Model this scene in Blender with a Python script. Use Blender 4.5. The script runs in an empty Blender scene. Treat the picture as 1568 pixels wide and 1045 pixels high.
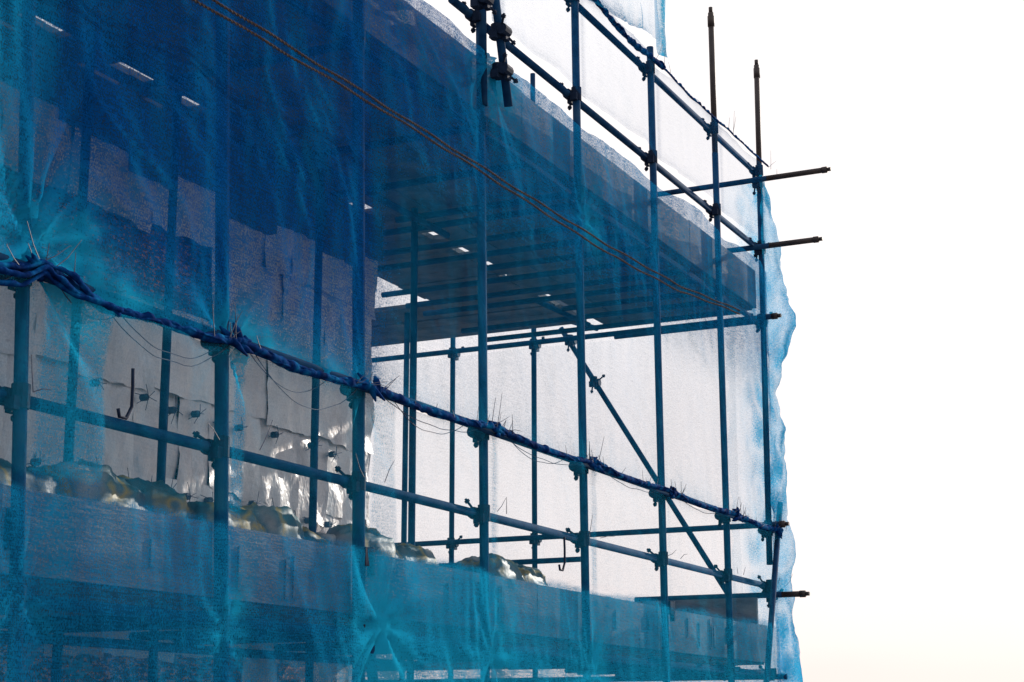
import bpy, math, random
from mathutils import Vector, noise
random.seed(7)
G=1.6   # eye height: measured heights below are relative to eye level
YF=4.2  # outer scaffold row
YI=5.45 # inner row
YW=5.8  # wall face
XC=13.5 # corner / return row
sc=bpy.context.scene
sc.view_settings.view_transform='Standard'
sc.view_settings.look='None'; sc.view_settings.exposure=0

# ---------------------------------------------------------------- helpers
class MB:
    def __init__(s): s.v=[]; s.f=[]
    def pipe(s,pts,rad,seg=12,cap=True):
        pts=[Vector(p) for p in pts]; n=len(pts)
        if not isinstance(rad,(list,tuple)): rad=[rad]*n
        t0=(pts[1]-pts[0]).normalized()
        up=Vector((0,0,1)) if abs(t0.z)<.9 else Vector((1,0,0))
        a=t0.cross(up).normalized()
        base=len(s.v)
        for i,p in enumerate(pts):
            t=(pts[min(i+1,n-1)]-pts[max(i-1,0)]).normalized()
            a=(a-t*a.dot(t)).normalized(); b=t.cross(a)
            for k in range(seg):
                an=2*math.pi*k/seg
                s.v.append(p+(a*math.cos(an)+b*math.sin(an))*rad[i])
        for i in range(n-1):
            for k in range(seg):
                k2=(k+1)%seg
                s.f.append((base+i*seg+k,base+i*seg+k2,base+(i+1)*seg+k2,base+(i+1)*seg+k))
        if cap:
            s.f.append(tuple(base+k for k in range(seg))[::-1])
            s.f.append(tuple(base+(n-1)*seg+k for k in range(seg)))
    def tube(s,p,q,r=.0242,seg=14): s.pipe([p,q],r,seg)
    def box(s,c,d,rot=None):
        b=len(s.v)
        for x in(-.5,.5):
            for y in(-.5,.5):
                for z in(-.5,.5):
                    w=Vector((x*d[0],y*d[1],z*d[2]))
                    if rot: w=rot@w
                    s.v.append(Vector(c)+w)
        for q in((0,1,3,2),(4,6,7,5),(0,4,5,1),(2,3,7,6),(0,2,6,4),(1,5,7,3)): s.f.append(tuple(b+i for i in q))
    def grid(s,fn,nu,nv):
        b=len(s.v)
        for i in range(nu+1):
            for j in range(nv+1): s.v.append(Vector(fn(i/nu,j/nv)))
        for i in range(nu):
            for j in range(nv):
                s.f.append((b+i*(nv+1)+j,b+(i+1)*(nv+1)+j,b+(i+1)*(nv+1)+j+1,b+i*(nv+1)+j+1))
    def obj(s,name,mat,parent=None,smooth=False):
        m=bpy.data.meshes.new(name); m.from_pydata([tuple(v) for v in s.v],[],s.f); m.update()
        o=bpy.data.objects.new(name,m); sc.collection.objects.link(o)
        m.materials.append(mat)
        if smooth:
            m.polygons.foreach_set('use_smooth',[len(p.vertices)==4 for p in m.polygons])
        if parent: o.parent=parent
        return o
def empty(name):
    o=bpy.data.objects.new(name,None); sc.collection.objects.link(o); return o
def attr(o,name,vals):
    a=o.data.attributes.new(name,'FLOAT','POINT'); a.data.foreach_set('value',vals)
def P(x,z,y=YF): return Vector((x,y,z+G))

# ---------------------------------------------------------------- materials
def newmat(n):
    m=bpy.data.materials.new(n); m.use_nodes=True; t=m.node_tree; t.nodes.clear()
    o=t.nodes.new('ShaderNodeOutputMaterial'); return m,t,o
def nz(t,scale,vec=(1,1,1),detail=4,rough=.55):
    tc=t.nodes.new('ShaderNodeTexCoord'); mp=t.nodes.new('ShaderNodeMapping'); mp.inputs['Scale'].default_value=vec
    t.links.new(tc.outputs['Object'],mp.inputs[0])
    n=t.nodes.new('ShaderNodeTexNoise'); n.inputs['Scale'].default_value=scale; n.inputs['Detail'].default_value=detail
    n.inputs['Roughness'].default_value=rough
    t.links.new(mp.outputs[0],n.inputs['Vector']); return n.outputs['Fac']
def ramp(t,src,stops):
    r=t.nodes.new('ShaderNodeValToRGB'); e=r.color_ramp.elements
    e[0].position,e[0].color=stops[0][0],(*stops[0][1],1); e[1].position,e[1].color=stops[-1][0],(*stops[-1][1],1)
    for p,c in stops[1:-1]:
        k=e.new(p); k.color=(*c,1)
    t.links.new(src,r.inputs[0]); return r.outputs[0]
def mth(t,op,a,b=None,c=None,clamp=False):
    n=t.nodes.new('ShaderNodeMath'); n.operation=op; n.use_clamp=clamp
    for i,x in enumerate((a,b,c)):
        if x is None: continue
        if isinstance(x,(int,float)): n.inputs[i].default_value=x
        else: t.links.new(x,n.inputs[i])
    return n.outputs[0]
def pbr(name,stops,scale=6,vec=(1,1,1),rough=.6,metal=0,bump=.2,bscale=60,detail=3,trans=0,spec=.5):
    m,t,o=newmat(name); p=t.nodes.new('ShaderNodeBsdfPrincipled')
    c=ramp(t,nz(t,scale,vec,detail),stops); t.links.new(c,p.inputs['Base Color'])
    p.inputs['Roughness'].default_value=rough; p.inputs['Metallic'].default_value=metal; p.inputs['Specular IOR Level'].default_value=spec
    if bump:
        b=t.nodes.new('ShaderNodeBump'); b.inputs['Strength'].default_value=bump; b.inputs['Distance'].default_value=.01
        t.links.new(nz(t,bscale,vec,2),b.inputs['Height']); t.links.new(b.outputs[0],p.inputs['Normal'])
    if trans:
        tr=t.nodes.new('ShaderNodeBsdfTranslucent'); t.links.new(c,tr.inputs[0])
        mx=t.nodes.new('ShaderNodeMixShader'); mx.inputs[0].default_value=trans
        t.links.new(p.outputs[0],mx.inputs[1]); t.links.new(tr.outputs[0],mx.inputs[2]); t.links.new(mx.outputs[0],o.inputs[0])
    else: t.links.new(p.outputs[0],o.inputs[0])
    return m
steel=pbr('tube_steel_net_blue_cast',[(.3,(.003,.024,.075)),(.5,(.007,.045,.125)),(.7,(.022,.066,.13))],9,(1,1,1),.85,0,0,40,3,0,.05)  # blue cast of the netting put into the tube's own colour
brown=pbr('weathered_tube_dark',[(.3,(.014,.01,.014)),(.55,(.028,.021,.024)),(.75,(.05,.034,.028))],7,(1,1,1),.6,.2,.15,40,3)
coup=pbr('coupler_steel',[(.3,(.004,.012,.035)),(.7,(.012,.026,.06))],20,(1,1,1),.7,0,0,40,2,0,.1)
timber=pbr('scaffold_board_timber',[(.3,(.035,.045,.058)),(.5,(.08,.085,.095)),(.7,(.15,.145,.14))],5,(1,1,8),.85,0,.4,30,3,0,.2)
toe=pbr('toe_board_timber',[(.3,(.08,.10,.13)),(.5,(.15,.175,.215)),(.72,(.24,.26,.28))],4,(.6,1,3),.85,0,.5,30)
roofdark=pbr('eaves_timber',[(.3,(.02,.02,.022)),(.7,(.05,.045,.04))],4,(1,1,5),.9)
rope=pbr('twine_brown',[(.3,(.02,.01,.01)),(.7,(.07,.036,.028))],60,(1,1,1),.9,0,0)
rollm=pbr('net_roll_blue',[(.3,(.001,.012,.07)),(.48,(.0015,.035,.18)),(.62,(.003,.11,.34)),(.75,(.01,.3,.58))],13,(1.2,1,1),.9,0,.6,30,4,.35,.02)
tie=pbr('cable_tie',[(.3,(.01,.02,.06)),(.7,(.03,.05,.12))],20,bump=0)
sackm=pbr('sack_plastic',[(.3,(.015,.07,.11)),(.48,(.04,.12,.14)),(.53,(.34,.26,.06)),(.57,(.06,.14,.17)),(.66,(.25,.27,.27)),(.82,(.75,.71,.66))],3.2,(1,1,1),.48,0,.7,10,2,.25,.35)
gravel=pbr('gravel',[(.3,(.12,.115,.11)),(.7,(.28,.27,.25))],3,(1,1,1),.95,0,.6,60,4)
def brick():
    m,t,o=newmat('rough_brickwork_painted_glints'); p=t.nodes.new('ShaderNodeBsdfPrincipled')
    tc=t.nodes.new('ShaderNodeTexCoord'); mp=t.nodes.new('ShaderNodeMapping'); mp.inputs['Rotation'].default_value=(math.radians(-90),0,0)
    t.links.new(tc.outputs['Object'],mp.inputs[0])
    b=t.nodes.new('ShaderNodeTexBrick'); t.links.new(mp.outputs[0],b.inputs['Vector'])
    b.inputs['Scale'].default_value=1; b.inputs['Brick Width'].default_value=.225; b.inputs['Row Height'].default_value=.075; b.inputs['Mortar Size'].default_value=.007
    b.inputs['Color1'].default_value=(.05,.03,.028,1); b.inputs['Color2'].default_value=(.15,.075,.05,1); b.inputs['Mortar'].default_value=(.035,.035,.035,1)
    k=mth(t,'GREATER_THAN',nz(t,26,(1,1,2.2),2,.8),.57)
    mx=t.nodes.new('ShaderNodeMixRGB'); t.links.new(k,mx.inputs[0]); t.links.new(b.outputs[0],mx.inputs[1]); mx.inputs[2].default_value=(.9,.40,.18,1)  # orange flecks are sun glints painted into the brick colour
    t.links.new(mx.outputs[0],p.inputs['Base Color']); p.inputs['Roughness'].default_value=.8; t.links.new(p.outputs[0],o.inputs[0]); return m
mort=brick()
def membrane():
    m,t,o=newmat('insulation_board_facing'); p=t.nodes.new('ShaderNodeBsdfPrincipled')
    a=t.nodes.new('ShaderNodeAttribute'); a.attribute_name='tone'
    big=nz(t,2.6,(1,1,.8),5,.62)
    v=mth(t,'ADD',mth(t,'MULTIPLY',big,.95),mth(t,'MULTIPLY',a.outputs['Fac'],.22))
    c=ramp(t,v,[(.3,(.45,.38,.37)),(.46,(.76,.67,.64)),(.6,(.88,.81,.77)),(.78,(.95,.9,.87))])
    t.links.new(c,p.inputs['Base Color']); p.inputs['Roughness'].default_value=.38
    b=t.nodes.new('ShaderNodeBump'); b.inputs['Strength'].default_value=.9; b.inputs['Distance'].default_value=.05
    t.links.new(nz(t,5,(1,1,.6),4),b.inputs['Height']); t.links.new(b.outputs[0],p.inputs['Normal'])
    t.links.new(p.outputs[0],o.inputs[0]); return m
memb=membrane()
def netmat(name,deep,bright):
    m,t,o=newmat(name)
    d=t.nodes.new('ShaderNodeAttribute'); d.attribute_name='dens'
    a=t.nodes.new('ShaderNodeAttribute'); a.attribute_name='tone'
    fine=nz(t,115,(1.5,1,1.0),0,.6); weft=nz(t,42,(.3,1,5),0,.6)
    v=mth(t,'MULTIPLY',mth(t,'MULTIPLY_ADD',fine,1.3,.35),mth(t,'MULTIPLY_ADD',weft,.7,.65))
    f=mth(t,'MULTIPLY',d.outputs['Fac'],v); f=mth(t,'MINIMUM',f,.97)
    c=ramp(t,a.outputs['Fac'],[(0,deep),(1,bright)])
    df=t.nodes.new('ShaderNodeBsdfDiffuse'); tr=t.nodes.new('ShaderNodeBsdfTranslucent')
    t.links.new(c,df.inputs[0]); t.links.new(c,tr.inputs[0])
    m1=t.nodes.new('ShaderNodeMixShader'); m1.inputs[0].default_value=.5
    t.links.new(df.outputs[0],m1.inputs[1]); t.links.new(tr.outputs[0],m1.inputs[2])
    tp=t.nodes.new('ShaderNodeBsdfTransparent'); tp.inputs[0].default_value=(.95,.972,.99,1)
    m2=t.nodes.new('ShaderNodeMixShader'); t.links.new(f,m2.inputs[0]); t.links.new(tp.outputs[0],m2.inputs[1]); t.links.new(m1.outputs[0],m2.inputs[2])
    t.links.new(m2.outputs[0],o.inputs[0]); return m
netblue=netmat('debris_net_blue',(.002,.088,.33),(.014,.47,.80))
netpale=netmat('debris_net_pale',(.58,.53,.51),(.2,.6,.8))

# ---------------------------------------------------------------- ground
g=MB(); g.grid(lambda u,v:((u-.5)*3000,(v-.5)*3000,0),8,8); g.obj('ground',gravel)

# ---------------------------------------------------------------- scaffolding
scaf=empty('scaffolding')
outer=[((3.42,.2),(3.3,3.0),5.9),((4.614,.17),(4.45,2.69),5.2),((5.837,.2),(5.654,3.18),5.2),((6.938,.23),(6.80,3.65),5.3),
       ((8.26,.27),(8.174,3.69),4.2),((9.644,.3),(9.55,4.79),6.6),((11.01,.4),(10.94,4.84),4.98),((12.39,.4),(12.36,5.8),5.83),((13.43,.4),(13.56,5.0),5.82)]
def xat(i,z):
    (x0,z0),(x1,z1),_=outer[i]; return x0+(x1-x0)*(z-z0)/(z1-z0)
st=MB(); bt=MB()
for i,(a,b,top) in enumerate(outer):
    lo=-G if i<8 else 1.35
    br=top if i<7 else 4.6
    r=.031 if i in(2,3) else .026
    st.tube(P(xat(i,lo),lo),P(xat(i,br),br),r)
    if i>=7: bt.tube(P(xat(i,br),br),P(xat(i,top),top))
    if lo<-1: st.box(P(xat(i,lo),lo+.006),(.15,.15,.012))
for i in (7,8):
    z=outer[i][2]; bt.tube(P(xat(i,z),z-.002),P(xat(i,z),z+.05),.017)
    bt.tube(P(xat(i,z),z-.12),P(xat(i,z),z-.03),.029)
st.tube(P(13.62,1.88,YF-.06),P(12.42,-1.6+.2,YF-.06))
inner=[(3.6,3.6),(4.9,3.6),(6.28,3.5),(7.0,3.5),(8.46,3.5),(9.66,3.6)]
for x,top in inner: st.tube((x,YI,0),(x-.04,YI,top+G))
for y,top in [(6.38,6.1),(7.22,6.0),(8.6,6.0),(9.9,6.0)]: st.tube((XC+.02,y,0),(XC,y,top+G))
for y in (7.0,8.5,9.9): st.tube((12.25,y,0),(12.25,y,3.6+G))
st.obj('standards',steel,scaf,True)
L1,L2,L3,L4=1.635,1.18,4.82,4.12
ld=MB(); cp=MB()
def coupler(p,ax,side=-1,big=1):
    p=Vector(p); ax=Vector(ax)
    cp.pipe([p+Vector((0,0,-.045)),p+Vector((0,0,.045))],.035,10)
    q=p+Vector((0,side*.05,0)) if abs(ax.x)>.5 else p+Vector((.05,0,0))
    cp.pipe([q-ax*.04,q+ax*.04],.035,10)
    cp.box((p+q)/2,(.05,.05,.05))
    k=random.uniform(-.3,.3)
    for s_,zz in((-1,.02),(1,-.02)):
        b0=q+ax*.03*s_+Vector((0,0,zz)); dr=(ax*s_*.6+Vector((0,side*.5,-.7*s_+k))).normalized()
        cp.pipe([b0,b0+dr*.075],.0075,8); cp.pipe([b0+dr*.05,b0+dr*.066],.015,6)
    cp.box(p+Vector((-.04,0,-.03)),(.03,.045,.05)); cp.box(q+Vector((.02,0,-.04)),(.05,.03,.03))
def ledger(z,x0=2.2,x1=13.62,y=YF+.05,ids=range(9),r=.0242):
    ld.tube((x0,y,z+G),(x1,y,z+G),r)
    for i in ids: coupler((xat(i,z),YF,z+G),(1,0,0),1)
ledger(L1,y=YF-.05); ledger(L2); ledger(.46); ledger(3.44)
ledger(L4,7.9,ids=range(4,9)); ledger(L3,8.9,ids=range(5,9))
def ret(z,y0,y1,x=XC-.05):
    ld.tube((x,4.1,z+G),(x,y1,z+G)); bt.tube((x,y0,z+G),(x,4.1,z+G))
    bt.pipe([(x,y0+.004,z+G),(x,y0+.05,z+G)],.0285,12); bt.pipe([(x,y0-.03,z+G),(x,y0+.01,z+G)],.017,10)
    coupler((XC+.02,YF+.02,z+G),(0,1,0))
ret(4.70,3.56,5.15); ret(4.09,3.66,5.0); ret(3.46,4.05,9.9); ret(1.68,4.05,9.9); ret(1.10,3.9,5.4)
ld.tube((XC-.05,5.9,1.47+G),(XC-.05,9.9,1.47+G)); ld.tube((XC,4.1,.44+G),(XC,9.9,.44+G))
for i,y in enumerate((6.38,7.22,8.6)):
    for z in (3.46,1.68): coupler((XC,y,z+G),(0,1,0))
ld.tube((XC+.08,6.14,3.6+G),(XC+.08,4.28,.6+G)); ld.tube((XC-.1,6.0,3.62+G),(XC-.3,5.62,3.46+G))
ld.tube((12.2,5.75,3.50+G),(12.75,5.5,3.38+G),.022)
coupler((XC,6.02,3.46+G),(0,1,0)); coupler((XC+.03,5.8,3.06+G),(0,1,0))
for i in range(9):
    for dz in (3.49,.50):
        x=xat(i,dz)+.09
        ld.tube((x,YF+.02,dz-.02+G),(x,5.62,dz-.02+G),.023)
for x in (9.0,9.9,10.35,10.7,11.4,11.8,12.1,12.8,13.2):
    ld.tube((x,YF+.1,3.47+G),(x,6.75,3.47+G),.023)
for x in (6.3,7.5,8.9,10.2,11.6,12.9): ld.tube((x,YF+.1,.48+G),(x,5.7,.48+G),.023)
ld.tube((2.2,YI-.05,3.42+G),(10.0,YI-.05,3.42+G)); ld.tube((2.2,YI-.05,.42+G),(9.7,YI-.05,.42+G))
ld.tube(P(8.17,3.55,YF-.02),P(8.13,4.9,YF-.02),.0242)
ld.tube(P(8.03,4.75,YF-.09),P(8.36,3.60,YF-.09),.0255)
for q in ((8.1,4.42),(8.22,4.02),(8.24,3.78),(7.98,4.12)): coupler(P(q[0],q[1],YF-.08),(1,0,0))
ld.tube(P(7.0,.40,YF-.02),P(7.16,-.3,YF-.02),.0255)
ld.obj('ledgers',steel,scaf,True)
bt.obj('tube_ends',brown,scaf,True)
for x,z in ((6.95,.82),(11.05,.84)):
    cp.box(P(x,z,YF-.025),(.07,.03,.09)); cp.box(P(x+.04,z-.02,YF-.025),(.025,.03,.14))
cp.obj('couplers',coup,scaf,False)
dk=MB()
def board(x0,x1,y0,y1,z,th=.038):
    dz=random.uniform(-.004,.004)
    dk.box(((x0+x1)/2,(y0+y1)/2,z+dz+G+th/2),(x1-x0,y1-y0,th))
for z in (3.52,.53):
    y=4.26
    for k in range(6):
        x=1.5+random.uniform(0,1.2)
        while x<13.4:
            x2=min(x+random.choice((2.4,3.0,3.9)),13.42); board(x,x2-.012,y,y+.218,z); x=x2
        y+=.224
slots=[(5.97,6.29),(6.69,7.09),(7.25,7.47),(10.2,10.4),(10.66,10.9),(11.1,11.3),(11.5,11.62)]
x=2.0
for a,b in slots+[(12.2,12.2)]:
    board(x,a,5.600,5.729,3.535); x=b
board(1.6,9.7,5.600,5.73,.545)
for k in range(16):
    board(9.62+k*.226,9.62+k*.226+.22,5.73,6.62 if k<11 else 9.9,3.53+random.uniform(0,.01))
x=1.6
for k in range(34):
    board(x,x+.225,5.73,6.5,3.55) ; x+=.23
    if x>9.3: break
for k in range(5): board(12.2+k*.226,12.2+k*.226+.22,5.65,9.9,.53)
dk.obj('deck_boards',timber,scaf)
tb=MB()
for z0,z1 in ((3.545,3.87),(.55,.85)):
    x=1.6
    while x<13.4:
        x2=min(x+random.choice((2.4,3.0,2.0)),13.45); h=z1-z0+random.uniform(-.012,.012)
        tb.box(((x+x2)/2,YF+.052,z0+h/2+G),(x2-x-.01,.036,h)); x=x2
tb.box((XC-.1,6.2,.94+G),(.036,3.8,.28)); tb.box((XC-.12,7.0,3.72+G),(.036,5.4,.22))
for k in range(26):
    x=random.uniform(4.4,12.5); tb.box((x,YF+.03,.7+G+random.uniform(-.04,.04)),(.03,.01,random.uniform(.1,.22)))
tb.obj('toe_boards',toe,scaf)
hk=MB()
for x,z,y in ((5.0,1.22,4.1),(9.05,.98,4.1)):
    pts=[P(x-.03,z-.02,y),P(x-.02,z-.05,y),P(x+.02,z-.05,y),P(x+.05,z,y),P(x+.05,z+.08,y),P(x+.045,z+.15,y)]
    hk.pipe(pts,.007,8)
hk.obj('hooks',coup,scaf,True)

# ---------------------------------------------------------------- building
bld=empty('masonry_building')
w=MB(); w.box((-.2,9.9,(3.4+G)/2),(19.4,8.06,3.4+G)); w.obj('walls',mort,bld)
pn=MB(); tones=[]
z=-1.55; row=0
while z<2.95:
    h=.44+.08*random.random(); x=1.5+random.uniform(0,.4)
    while x<9.54:
        wd=random.uniform(.28,.7); x2=min(x+wd,9.56)
        jl=random.uniform(-.04,.04); jt=random.uniform(0,.05); tilt=random.uniform(-.03,.03); sd=random.random()*50; tn=random.random()
        yo=YW-.045-.02*random.random()-.012*(row%2)
        n0=len(pn.v)
        def fn(u,v,x=x,x2=x2,z=z,h=h,jl=jl,jt=jt,tilt=tilt,sd=sd,yo=yo):
            X=x+(x2-x+.01)*u; e=noise.noise((X*7,z,sd))*.03
            Z=z+jl*(1-v)+e*(1-v)+(h+.03+jt)*v+tilt*(u-.5)
            Y=yo-.03*(1-v)*(.4+noise.noise((X*3,Z*3,sd)))+.03*noise.noise((X*9,Z*5,sd))+.012*noise.noise((X*22,Z*16,sd))
            return (X,Y,Z+G)
        mid=z+h/2
        shade_gap=(2.1<mid<2.72 and x<7.55) or (mid<.45 and random.random()>.15)  # low panels left out: dark brick stands in for under-deck shade
        if not shade_gap:
            pn.grid(fn,14,10); tones+= [tn]*(len(pn.v)-n0)
        x=x2
    z+=h; row+=1
o=pn.obj('insulation_panels',memb,bld,True); attr(o,'tone',tones)
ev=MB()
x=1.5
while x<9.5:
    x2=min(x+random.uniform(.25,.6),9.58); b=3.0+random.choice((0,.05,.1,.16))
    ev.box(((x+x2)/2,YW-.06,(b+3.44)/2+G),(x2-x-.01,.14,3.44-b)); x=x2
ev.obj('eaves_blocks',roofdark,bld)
fx=MB()
for zz,x0,x1 in ((1.75,6.7,9.4),(1.29,6.3,9.2),(.95,6,9)):
    x=x0
    while x<x1:
        if random.random()<.85:
            c=Vector((x,YW-.12,zz+G+random.uniform(-.02,.02)))
            fx.pipe([c+Vector((0,-.008,0)),c+Vector((0,.03,0))],.02,10)
            for k in range(3):
                a=random.uniform(-.5,.9) if k else random.uniform(1.2,1.9)
                d=Vector((math.cos(a),-.15,math.sin(a)))*random.uniform(.05,.085)
                fx.pipe([c-d,c+Vector((0,-.02,0)),c+d],.002,5)
        x+=random.uniform(.17,.25)
fx.obj('insulation_fixings',tie,bld)

# ---------------------------------------------------------------- sacks on the lower deck
def sack(x,y,sx,sy,sz,base=.57,seed=0):
    s=MB()
    def fn(u,v):
        th=2*math.pi*u; ph=math.pi*(v-.5)
        d=Vector((math.cos(th)*math.cos(ph),math.sin(th)*math.cos(ph),math.sin(ph)))
        d=Vector([math.copysign(abs(c)**.75,c) for c in d])
        k=1+.16*noise.noise(d*1.3+Vector((seed,0,0)))+.10*noise.noise(d*4+Vector((0,seed,0)))+.05*noise.noise(d*11+Vector((seed,seed,0)))
        zz=d.z*k*sz
        if d.z<0: zz=max(zz,-sz*.85)
        return (x+d.x*k*sx,y+d.y*k*sy,base+G+sz*.85+zz)
    s.grid(fn,56,34); return s.obj('debris_sack',sackm,None,True)
for k,(x,sx,sz) in enumerate([(4.75,.3,.22),(5.25,.34,.26),(5.68,.28,.25),(6.1,.3,.225),(6.52,.3,.245),(6.95,.28,.215),(7.35,.34,.24),(7.82,.3,.22),(8.3,.2,.175),(8.8,.3,.235),(9.25,.3,.225),(9.7,.2,.16),(3.9,.4,.22)]):
    sack(x,4.45+.04*(k%3),sx,.16,sz,seed=k*3.1)

# ---------------------------------------------------------------- nets
nets=empty('debris_netting')
fans=[(4.5,1.74,.09,.42),(5.72,1.62,.055,.32),(6.85,1.62,.035,.3),(8.2,3.82,.07,.4),(9.58,3.25,.03,.3),(7.05,.5,.05,.4),(5.8,.42,.02,.3),(4.55,.5,.02,.3),(8.25,.4,.03,.35),(9.62,.35,.03,.35),(11,1.63,.02,.3),(10.95,3.6,.02,.3),(8.21,1.66,.02,.2),(9.62,1.66,.02,.2),(12.36,1.66,.02,.2)]
# bunched spare net, its cyan glow painted into density and tone: (x,z,rx,rz,extra)
glow_bunch=[(4.72,1.82,.18,.14,.22),(4.95,1.64,.25,.07,.26),(5.93,1.68,.22,.07,.26),(6.45,1.65,.2,.06,.2),(8.36,3.76,.16,.13,.3),(7.06,.45,.1,.22,.3),(9.7,3.2,.12,.15,.12),(8.34,.5,.1,.3,.15),(5.86,.5,.1,.2,.15),(9.7,.45,.1,.3,.15)]
def dp_(X,Z): return min(abs(X-xat(i,Z)) for i in range(9))
def disp(X,Z,seed,amp=1.0):
    dpole=dp_(X,Z)
    sl=1-math.exp(-(dpole/.2)**2)
    d=sl*(.03+.06*noise.noise((X*.9,Z*.7,seed)))
    q=noise.noise((X*1.1,Z*1.1,seed+7))
    d+=sl*.02*noise.noise((X*3.2+Z*2.2,Z*.9-X*.5,seed+4))+.006*noise.noise((X*13+Z*5+q*4,Z*3.2,seed+9))
    r1=1-abs(noise.noise((X*2.4+Z*1.7+q*1.5,Z*1.0,seed+15)))*6
    if r1>0: d+=.009*r1*r1*sl
    for xc,zc,a,r in fans:
        dx,dz=X-xc,Z-zc; R=math.hypot(dx,dz)
        if R<r*3.5:
            th=math.atan2(dz,dx); e=math.exp(-R/r)*min(1,R/.1)
            d+=a*e*(.3*math.sin(6*th+xc*5)+.8*noise.noise((math.cos(th)*4,math.sin(th)*4,xc+R)))
    return d*amp
def sheet(name,x0,x1,bot,top,dens,tone,mat,seed=0,step=.02,off=-.045,amp=1,pole=.3):
    nu=int((x1-x0)/step); zt=max(top(x0),top((x0+x1)/2),top(x1)); zb=min(bot(x0),bot(x1)); nv=max(3,int((zt-zb)/step))
    m=MB(); D=[];T=[]
    def fn(u,v):
        X=x0+(x1-x0)*u; b=bot(X); t=top(X); Z=b+(t-b)*v
        d=disp(X,Z,seed,amp); gx=(disp(X+.02,Z,seed,amp)-d)/.02; gz=(disp(X,Z+.02,seed,amp)-d)/.02
        s=math.hypot(gx,gz)
        pb=pole*math.exp(-((dp_(X,Z)/.034)**2))
        k=noise.noise((X*9,Z*1.6,seed+2))+.5*noise.noise((X*21,Z*3,seed+3))
        bu=0
        for bx,bz,rx,rz_,e in glow_bunch:
            w=((X-bx)/rx)**2+((Z-bz)/rz_)**2
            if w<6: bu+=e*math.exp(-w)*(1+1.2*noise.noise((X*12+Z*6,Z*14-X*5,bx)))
        D.append(max(0,dens(X,Z)*(1+.7*min(s,1.0))*(1+.22*k)+pb+bu))
        T.append(min(1,max(0,tone(X,Z)+.12*k+2*bu+.8*min(s,.7)*(.4+.7*noise.noise((X*2,Z*2,3))))))  # shading of the folds painted into tone by slope
        return (X,YF+off-d,Z+G)
    m.grid(fn,nu,nv); o=m.obj(name,mat,nets,True); attr(o,'dens',D); attr(o,'tone',T); return o
def interp(pts,x):
    if x<=pts[0][0]: return pts[0][1]
    for (a,b),(c,d) in zip(pts,pts[1:]):
        if x<=c: return b+(d-b)*(x-a)/(c-a)
    return pts[-1][1]
def ss(a,b,x):
    t=max(0,min(1,(x-a)/(b-a))); return t*t*(3-2*t)
roll=[(2.2,1.5),(3.4,1.53),(4.2,1.56),(4.40,1.61),(4.5,1.66),(4.65,1.63),(4.865,1.576),(5.14,1.592),(5.55,1.60),(5.75,1.63),(6.0,1.61),(6.26,1.60),(6.55,1.605),(6.84,1.635),(7.34,1.615),(7.8,1.62),(8.2,1.65),(8.73,1.625),(9.2,1.62),(9.62,1.65),(10.1,1.62),(10.9,1.64),(11.6,1.615),(12.36,1.64),(13.0,1.61),(13.5,1.64)]
rz=lambda X:interp(roll,X)
def up_d(X,Z):
    hi=.66+.0*ss(6.8,8.2,X)-.10*ss(10,12,X); lo=.67-.44*ss(6.7,7.3,X)-.05*ss(8.5,10.5,X)
    k=ss(2.5,3.2,Z)
    d=lo+(hi-lo)*k
    d+=.2*math.exp(-max(0,Z-rz(X))/.08)
    return d
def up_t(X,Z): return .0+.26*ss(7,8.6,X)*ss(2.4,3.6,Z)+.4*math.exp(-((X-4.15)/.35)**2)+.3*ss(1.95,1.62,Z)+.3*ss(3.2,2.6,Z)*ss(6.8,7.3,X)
upt=lambda X:3.875+.008*math.sin(X*4.5)+.005*math.sin(X*11)
sheet('upper_net',2.2,13.5,lambda X:rz(X)-.01,upt,up_d,up_t,netblue,1,.022,pole=0)
def low_d(X,Z):
    base=.14-.01*ss(7,9,X)
    ed=.85+.012*math.sin(X*5)
    base+=interp([(6.7,.42),(7.05,.66),(8.2,.60),(8.4,.52),(9.6,.50),(9.8,.54),(11,.48),(11.2,.38)],X)*ss(ed+.015,ed-.015,Z)
    up=.2+.8*ss(.8,.95,Z)
    for a,b,k in ((4.58,4.9,.42),(5.78,5.87,.4),(6.95,7.14,.22),(8.25,8.30,.2),(9.63,9.7,.2)):
        base+=k*up*ss(a-.01,a+.01,X)*ss(b+.01,b-.01,X)
    return base+.35*math.exp(-max(0,rz(X)-Z)/.03)
def low_t(X,Z): return .22+.5*ss(.95,.8,Z)*ss(6.5,7.1,X)+.12*ss(.95,.8,Z)*(X<7)+(.45 if Z>.9 else 0)  # tone paints the lit cyan glow into the lower net
sheet('lower_net',2.2,13.5,lambda X:-.45,lambda X:rz(X)-.015,low_d,low_t,netblue,12,.022,pole=.1)
def top_d(X,Z): return .1+.3*math.exp(-abs(Z-L3)/.03)+(.2 if X<8.4 else 0)+.1*math.exp(-abs(Z-L4)/.03)
sheet('guard_rail_net',8.2,13.5,lambda X:L4-.03,lambda X:L3-.02*math.sin(X*3)+(0 if X>8.9 else 1.0*(8.9-X)),top_d,lambda X,Z:.1,netblue,21,.03,.0-.05,pole=.2)
def flap_d(X,Z): return .16+.7*math.exp(-abs(X-11.02)/.05)+.5*math.exp(-abs(Z-L3)/.05)
sheet('flapping_net',9.5,11.05,lambda X:L3-.02+.12*ss(9.9,11,X),lambda X:6.4,flap_d,lambda X,Z:.4+.5*math.exp(-abs(X-11)/.1),netblue,31,.02,-.06,2.0,pole=.1)
rl=MB()
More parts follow.
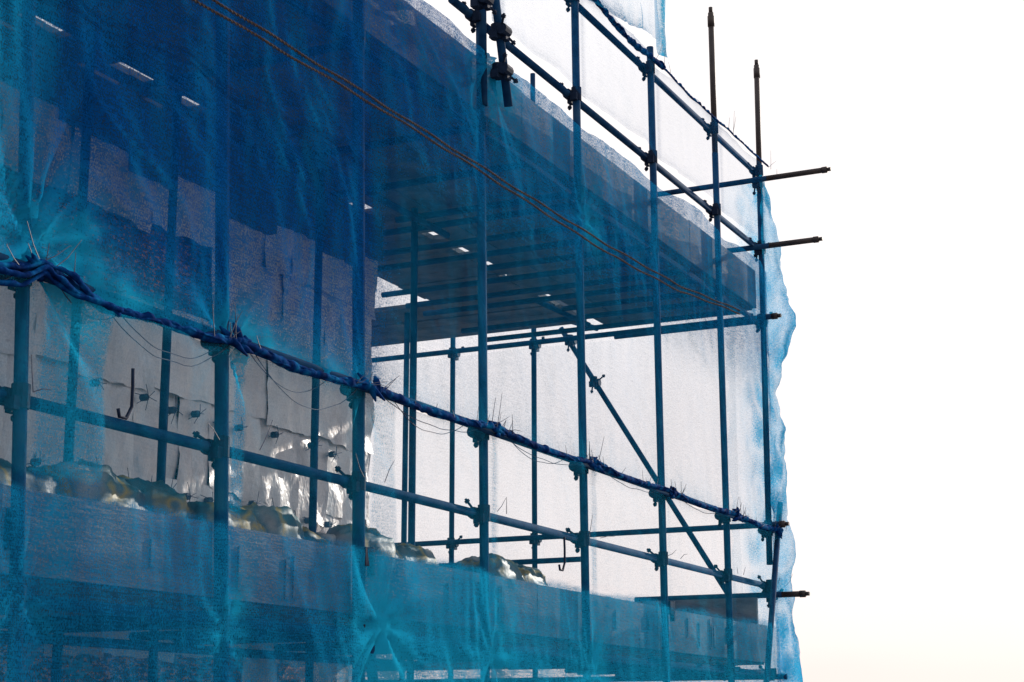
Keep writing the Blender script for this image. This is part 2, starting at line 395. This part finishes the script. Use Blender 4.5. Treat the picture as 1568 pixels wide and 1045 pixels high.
def rollpath(path,r0,x0,x1,seed,zoff=0,y=YF-.085,tw=0,ph=0):
    pts=[];rad=[]; x=x0
    while x<x1:
        z=interp(path,x); n=noise.noise((x*3,seed,0)); n2=noise.noise((x*19,seed,5)); th=x*6+ph+3*n
        pts.append((x,y+.02*n+tw*math.cos(th),z+G+zoff+.008*n2+tw*math.sin(th))); rad.append(r0*(1+.6*n+.7*n2)); x+=.016
    rl.pipe(pts,rad,9)
rollpath(roll,.018,3.0,13.55,1)
for k in range(3): rollpath(roll,.007,4.0,13.55,7+k*5,0,YF-.085,.013,k*2.1)
top_roll=[(8.6,5.1),(9.0,4.93),(9.6,4.84),(10.2,4.78),(10.95,4.82),(11.6,4.80),(12.36,4.82),(13.0,4.83),(13.5,4.84)]
rollpath(top_roll,.018,8.6,11.0,31); rollpath(top_roll,.008,8.6,11.0,33,0,YF-.085,.018); rollpath(top_roll,.009,10.9,13.55,37)
for k in range(3):
    rollpath([(3.9,1.54-k*.03),(4.4,1.6-.02*k),(4.5,1.65-.01*k),(4.7,1.63-.03*k),(4.95,1.57)],.011,3.9,4.95,40+k,.0,YF-.11,.012,k*2)
for i,(a,b,t) in enumerate(outer):
    z=L1; x=xat(i,z)
    for k in range(6):
        c=Vector((x+random.uniform(-.05,.05),YF-.09,z+G+random.uniform(-.03,.03))); d=Vector((random.uniform(-.1,.1),random.uniform(-.03,.0),random.uniform(-.06,.03)))
        rl.pipe([c-d,c-d*.4,c+d*.3,c+d],[.004,.018,.015,.004],7)
rl.obj('gathered_hem',rollm,nets,True)
prof=[(-.6,.15),(.39,.18),(.9,.11),(1.36,.12),(1.5,.16),(1.74,.09),(2.52,.1),(2.81,.02),(3.03,.1),(3.3,.2),(3.5,.24),(3.65,.18),(3.86,.13),(4.3,.09),(4.73,.0)]
cn=MB(); D=[];T=[]
def cfn(u,v):
    Z=-.5+5.25*v; w=interp(prof,Z)+.02*noise.noise((Z*6,u*3,2))+.012*noise.noise((Z*17,u*6,8))
    if u<.3: t=u/.3; x=XC-.03+.12*t; y=YF-.03-w*math.sin(t*math.pi/2)
    elif u<.5: t=(u-.3)/.2; x=XC+.09+.12*math.sin(t*math.pi/2); y=YF-.03-w+(w+.1)*(1-math.cos(t*math.pi/2))
    else: t=(u-.5)/.5; x=XC+.21-.12*t; y=YF+.07+.3*t
    x+=.05*noise.noise((u*6,Z*4,4)); y+=.03*noise.noise((u*9,Z*6,7))
    D.append((.66 if u<.5 else .66-.54*ss(.5,.9,u))*(.45+1.6*abs(noise.noise((Z*3,u*7,11))))); T.append(.85)
    return (x,y,Z+G)
cn.grid(cfn,40,240); o=cn.obj('corner_net',netblue,nets,True); attr(o,'dens',D); attr(o,'tone',T)
rn=MB(); D=[];T=[]
def rfn(u,v):
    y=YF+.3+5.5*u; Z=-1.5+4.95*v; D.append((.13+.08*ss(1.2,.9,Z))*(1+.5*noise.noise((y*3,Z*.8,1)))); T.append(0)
    return (XC+.12+.05*noise.noise((y,Z,3)),y,Z+G)
rn.grid(rfn,60,60); o=rn.obj('return_net',netpale,nets,True); attr(o,'dens',D); attr(o,'tone',T)

wi=MB()
for i in range(1,9):
    for z,n in ((L1,7),(L3,3),(L2,2)):
        if z==L3 and i<5: continue
        for k in range(n):
            x=xat(i,z)+random.uniform(-.2,.2); a=random.uniform(.2,2.9); ln=random.uniform(.06,.17)
            c=P(x,z if z!=L1 else rz(x),YF-.1); d=Vector((math.cos(a),-.2,math.sin(a)))*ln; bend=Vector((0,0,-.25*ln))
            wi.pipe([c,c+d*.5,c+d+bend*random.uniform(-1,1)],[.0022,.0018,.0012],5)
for k in range(26):
    x=random.uniform(7,13.3); a=random.uniform(.3,2.8); ln=random.uniform(.04,.1); c=P(x,rz(x),YF-.1)
    wi.pipe([c,c+Vector((math.cos(a),-.1,math.sin(a)))*ln],[.002,.001],5)
wi.obj('cable_tie_tails',tie,nets)
cat=MB()
for a,b,s in ((3.5,4.5,.2),(4.62,5.0,.09),(4.93,5.75,.17),(5.0,5.7,.13),(5.85,6.5,.13),(5.9,6.8,.2),(6.95,8.15,.1),(7.1,7.9,.13),(8.3,9.5,.09),(8.4,9.2,.1),(9.7,10.9,.07),(11.1,12.3,.06)):
    pts=[]
    for k in range(21):
        t=k/20; x=a+(b-a)*t; pts.append(P(x,rz(a)*(1-t)+rz(b)*t-s*4*t*(1-t)*(.9+.2*noise.noise((x*5,a,0))),YF-.06))
    cat.pipe(pts,.002,5)
cat.obj('net_edge_cords',tie,nets,True)
tw=MB()
path=[(2.2,3.0),(4.9,3.03),(6.5,3.055),(8.2,3.07),(9.6,3.09),(10.95,3.14),(12.3,3.27)]
for off,ph in ((0,0),(-.04,1.5)):
    for s in (0,math.pi):
        pts=[];x=2.2
        while x<12.3:
            pts.append((x,YF-.19+.004*math.cos(x*110+s),interp(path,x)*.985+.02+G+off*(1+.3*math.sin(x*1.3+ph))+.004*math.sin(x*110+s)+.004*math.sin(x*9+ph))); x+=.012
        tw.pipe(pts,.0036,5)
tw.obj('twine_line',rope,None)

# ---------------------------------------------------------------- sky, sun
el=math.radians(20); az=Vector((.98,-.19,0)).normalized()
S=Vector((az.x*math.cos(el),az.y*math.cos(el),math.sin(el)))
W=bpy.data.worlds.new('World'); sc.world=W; W.use_nodes=True; t=W.node_tree
bg=t.nodes['Background']; bg.inputs['Strength'].default_value=.1
sky=t.nodes.new('ShaderNodeTexSky'); sky.sky_type='NISHITA'; sky.sun_disc=False
sky.sun_elevation=el; sky.sun_rotation=math.atan2(az.x,az.y); sky.dust_density=4; sky.air_density=1
tc=t.nodes.new('ShaderNodeTexCoord')
dt=t.nodes.new('ShaderNodeVectorMath'); dt.operation='DOT_PRODUCT'; t.links.new(tc.outputs['Generated'],dt.inputs[0]); dt.inputs[1].default_value=S
mr=t.nodes.new('ShaderNodeMapRange'); mr.interpolation_type='SMOOTHSTEP'
t.links.new(dt.outputs['Value'],mr.inputs[0]); mr.inputs[1].default_value=-.6; mr.inputs[2].default_value=.45; mr.inputs[3].default_value=7.5; mr.inputs[4].default_value=11.9
mp=t.nodes.new('ShaderNodeMapping'); mp.inputs['Scale'].default_value=(1,1,4); t.links.new(tc.outputs['Generated'],mp.inputs[0])
cn_=t.nodes.new('ShaderNodeTexNoise'); cn_.inputs['Scale'].default_value=2.2; cn_.inputs['Detail'].default_value=3; t.links.new(mp.outputs[0],cn_.inputs['Vector'])
cf=mth(t,'MULTIPLY_ADD',cn_.outputs['Fac'],.3,.82)
br=mth(t,'MULTIPLY',mr.outputs[0],cf)
sep=t.nodes.new('ShaderNodeSeparateXYZ'); t.links.new(tc.outputs['Generated'],sep.inputs[0])
tint=ramp(t,sep.outputs['Z'],[(0,(1,.84,.79)),(.1,(1,.89,.86)),(.24,(1,.93,.92)),(.45,(1,.965,.96)),(1,(.96,.97,1))])
vs=t.nodes.new('ShaderNodeVectorMath'); vs.operation='SCALE'; t.links.new(tint,vs.inputs[0]); t.links.new(br,vs.inputs['Scale'])
mx=t.nodes.new('ShaderNodeMixRGB'); mx.inputs[0].default_value=.97; t.links.new(sky.outputs[0],mx.inputs[1]); t.links.new(vs.outputs[0],mx.inputs[2])
t.links.new(mx.outputs[0],bg.inputs['Color'])
sd=bpy.data.lights.new('sun','SUN'); sd.energy=4.5; sd.angle=math.radians(.5); sd.color=(1,.9,.78)
so=bpy.data.objects.new('sun',sd); sc.collection.objects.link(so); so.rotation_euler=S.to_track_quat('Z','Y').to_euler()

# ---------------------------------------------------------------- camera
cd=bpy.data.cameras.new('camera'); cd.lens=58.82; cd.sensor_width=36; cd.clip_end=5000; cd.clip_start=.05
co=bpy.data.objects.new('camera',cd); sc.collection.objects.link(co); co.location=(0,0,G)
th=math.atan2(598.5,2562); F=Vector((.8984*math.cos(th),.4392*math.cos(th),math.sin(th)))
co.rotation_euler=F.to_track_quat('-Z','Y').to_euler(); sc.camera=co
